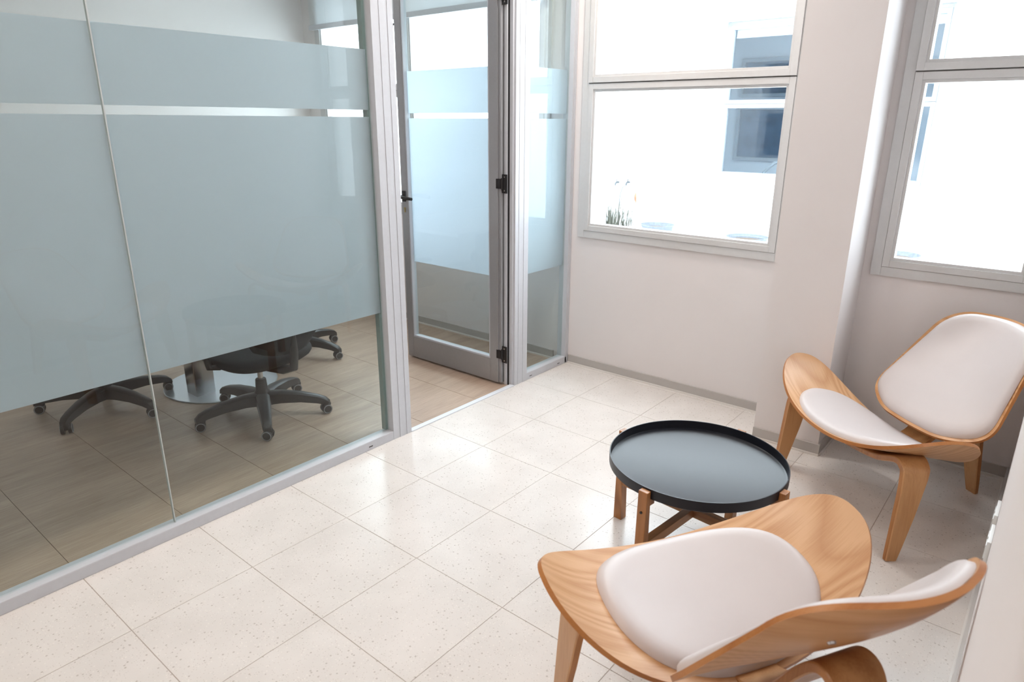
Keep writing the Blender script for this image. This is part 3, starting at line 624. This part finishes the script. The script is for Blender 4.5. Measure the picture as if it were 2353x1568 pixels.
t = thing('desk_lamp', 'jointed grey desk lamp in the far room window', 'lamp', (8.35, .86, .745))
for nm, pts, rd in (('lamp_base', [(0, 0, 0), (0, 0, .02)], .07), ('lamp_arm', [(0, 0, .02), (0, -.05, .13), (0, -.17, .25), (0, -.30, .27)], .02)):
    bm = bmesh.new(); add_tube(bm, pts, rd, 12); from_bm(nm, bm, plain(nm + '_grey', (.20, .24, .28), .5), t, True)
bm = bmesh.new(); add_tube(bm, [(0, -.29, .285), (0, -.36, .22)], [.03, .065], 14); from_bm('lamp_shade', bm, M_CHAIRBLK, t, True)
# slot plate on facing window rail
t = tag(box('roller_blind', 7.70, 7.705, W4[0] + .1, W4[1] - .09, 2.41, 2.53, M_ROOMB), 'raised white roller blind in the window across the courtyard', 'blind')

def bowl(label, x, y, z, r, hh):
    t = thing('bowl_planter', label, 'planter', (x, y, 0), 0, 'bowl planters along the courtyard wall')
    bm = bmesh.new(); add_lathe(bm, [(0, .0), (r * .72, .0), (r * .80, z * .5), (r * .86, z - hh * .3), (r, z), (r * .93, z), (r * .84, z - .05), (0, z - .05)], 40); from_bm('bowl', bm, M_POT, t, True)
    bm = bmesh.new(); add_lathe(bm, [(0, z - .035), (r * .5, z - .037), (r * .86, z - .046)], 24); from_bm('soil', bm, M_SOIL, t, True)
    return t
bowl('grey bowl planter nearer the grass clump, by the courtyard wall', 6.9, 1.51, .30, .215, .10)
bowl('grey bowl planter below the facing window, half hidden by the sill', 6.9, .40, .27, .24, .10)
bowl('grey bowl planter seen low through the narrow window', 6.9, -1.10, .26, .22, .10)
box('vent_slot', 7.6120, 7.6145, 1.000, 1.040, 1.688, 1.700, M_BLACK, None).name = 'vent_slot'
vs_ = bpy.data.objects['vent_slot']; w4 = bpy.data.objects['window_4']; vs_.parent = w4; vs_.location = -Vector(w4.location)
# clump of dry grass
bm = bmesh.new(); rg = random.Random(3)
for k in range(210):
    a = rg.uniform(0, 2 * PI); rr = min(.26, abs(rg.gauss(0, .14))); L = rg.uniform(.30, .72); lean = rg.uniform(.02, .15); x, y = rr * math.cos(a), rr * math.sin(a) * 1.3
    P = [Vector((x + lean * math.cos(a) * s * s, y + lean * math.sin(a) * s * s, L * s - (.10 * s ** 3 if k % 3 == 0 else 0))) for s in (0, .35, .7, 1)]
    w = Vector((-math.sin(a + .8), math.cos(a + .8), 0)) * .0065; vs = [(bm.verts.new(p - w * (1.05 - i / 3)), bm.verts.new(p + w * (1.05 - i / 3))) for i, p in enumerate(P)]
    for i in range(3): bm.faces.new((vs[i][0], vs[i][1], vs[i + 1][1], vs[i + 1][0]))
g = from_bm('ornamental_grass', bm, M_GRASS); g.location = (6.98, 2.20, 0); tag(g, 'wispy dry grass clump in the courtyard corner, left in the window', 'plant', kind='stuff')
# taps
M_TAP = plain('weathered_tap_metal', (.07, .08, .09), .5, metal=.3)
def tap(label, y, z):
    t = thing('garden_tap', label, 'tap', (7.5, y, z))
    bm = bmesh.new(); add_tube(bm, [(0, 0, 0), (-.06, 0, 0), (-.08, 0, -.01), (-.085, 0, -.04)], [.014, .014, .013, .012], 10); from_bm('spout', bm, M_TAP, t, True)
    bm = bmesh.new(); add_tube(bm, [(-.045, 0, .01), (-.045, 0, .03)], .007, 8); add_box(bm, -.052, -.038, -.03, .03, .03, .038, 0, .002); from_bm('tap_lever', bm, M_TAP, t)
    return t
tap('left wall tap in the courtyard, without a hose', 2.44, .71); tap('right wall tap in the courtyard, with the grey hose', 2.275, .72)
bm = bmesh.new(); add_tube(bm, [(7.405, 2.275, .68), (7.39, 2.31, .66), (7.40, 2.35, .55), (7.42, 2.37, .35), (7.43, 2.36, .12), (7.43, 2.30, .02), (7.40, 2.1, .012)], .008, 8)
tag(from_bm('garden_hose', bm, plain('grey_hose', (.12, .14, .17), .6), None, True), 'thin grey garden hose hanging from the right courtyard tap', 'hose')
bm = bmesh.new(); add_tube(bm, [(7.485, 2.16, .60), (7.48, 2.165, .55), (7.48, 2.16, .50), (7.485, 2.15, .45)], [.004, .016, .014, .004], 8)
tag(from_bm('wall_ornament', bm, M_TERRA, None, True), 'small brown hanging ornament on the courtyard wall right of the taps', 'ornament')

# ------------------------------------------------------------------ ceiling lamps (fixtures of the lamps set up at the top; the meeting room pair is added)
LAMP_LABELS = ['square recessed ceiling light at the front end of the lobby', 'square recessed ceiling light over the middle of the lobby', 'square recessed ceiling light above the tray table', 'square recessed ceiling light nearest the large window',
               'added ceiling light, out of view, over the middle of the meeting room', 'added ceiling light, out of view, nearest the meeting room window']
for i, (x, y) in enumerate(LAMPS_LOBBY + FILL_MEET):
    lob = i < len(LAMPS_LOBBY)
    t = thing('ceiling_light', LAMP_LABELS[i], 'lamp', (x, y, CEIL), 0, 'recessed lights in the lobby ceiling' if lob else 'added fill lights in the meeting room ceiling')
    bm = bmesh.new()
    for a, b, c, d in ((-.17, -.15, -.17, .17), (.15, .17, -.17, .17), (-.15, .15, -.17, -.15), (-.15, .15, .15, .17)): add_box(bm, a, b, c, d, -.02, 0, 0, .002)
    from_bm('trim_ring', bm, M_PLATE, t); box('diffuser', -.149, .149, -.149, .149, -.012, -.002, M_LAMP, t)
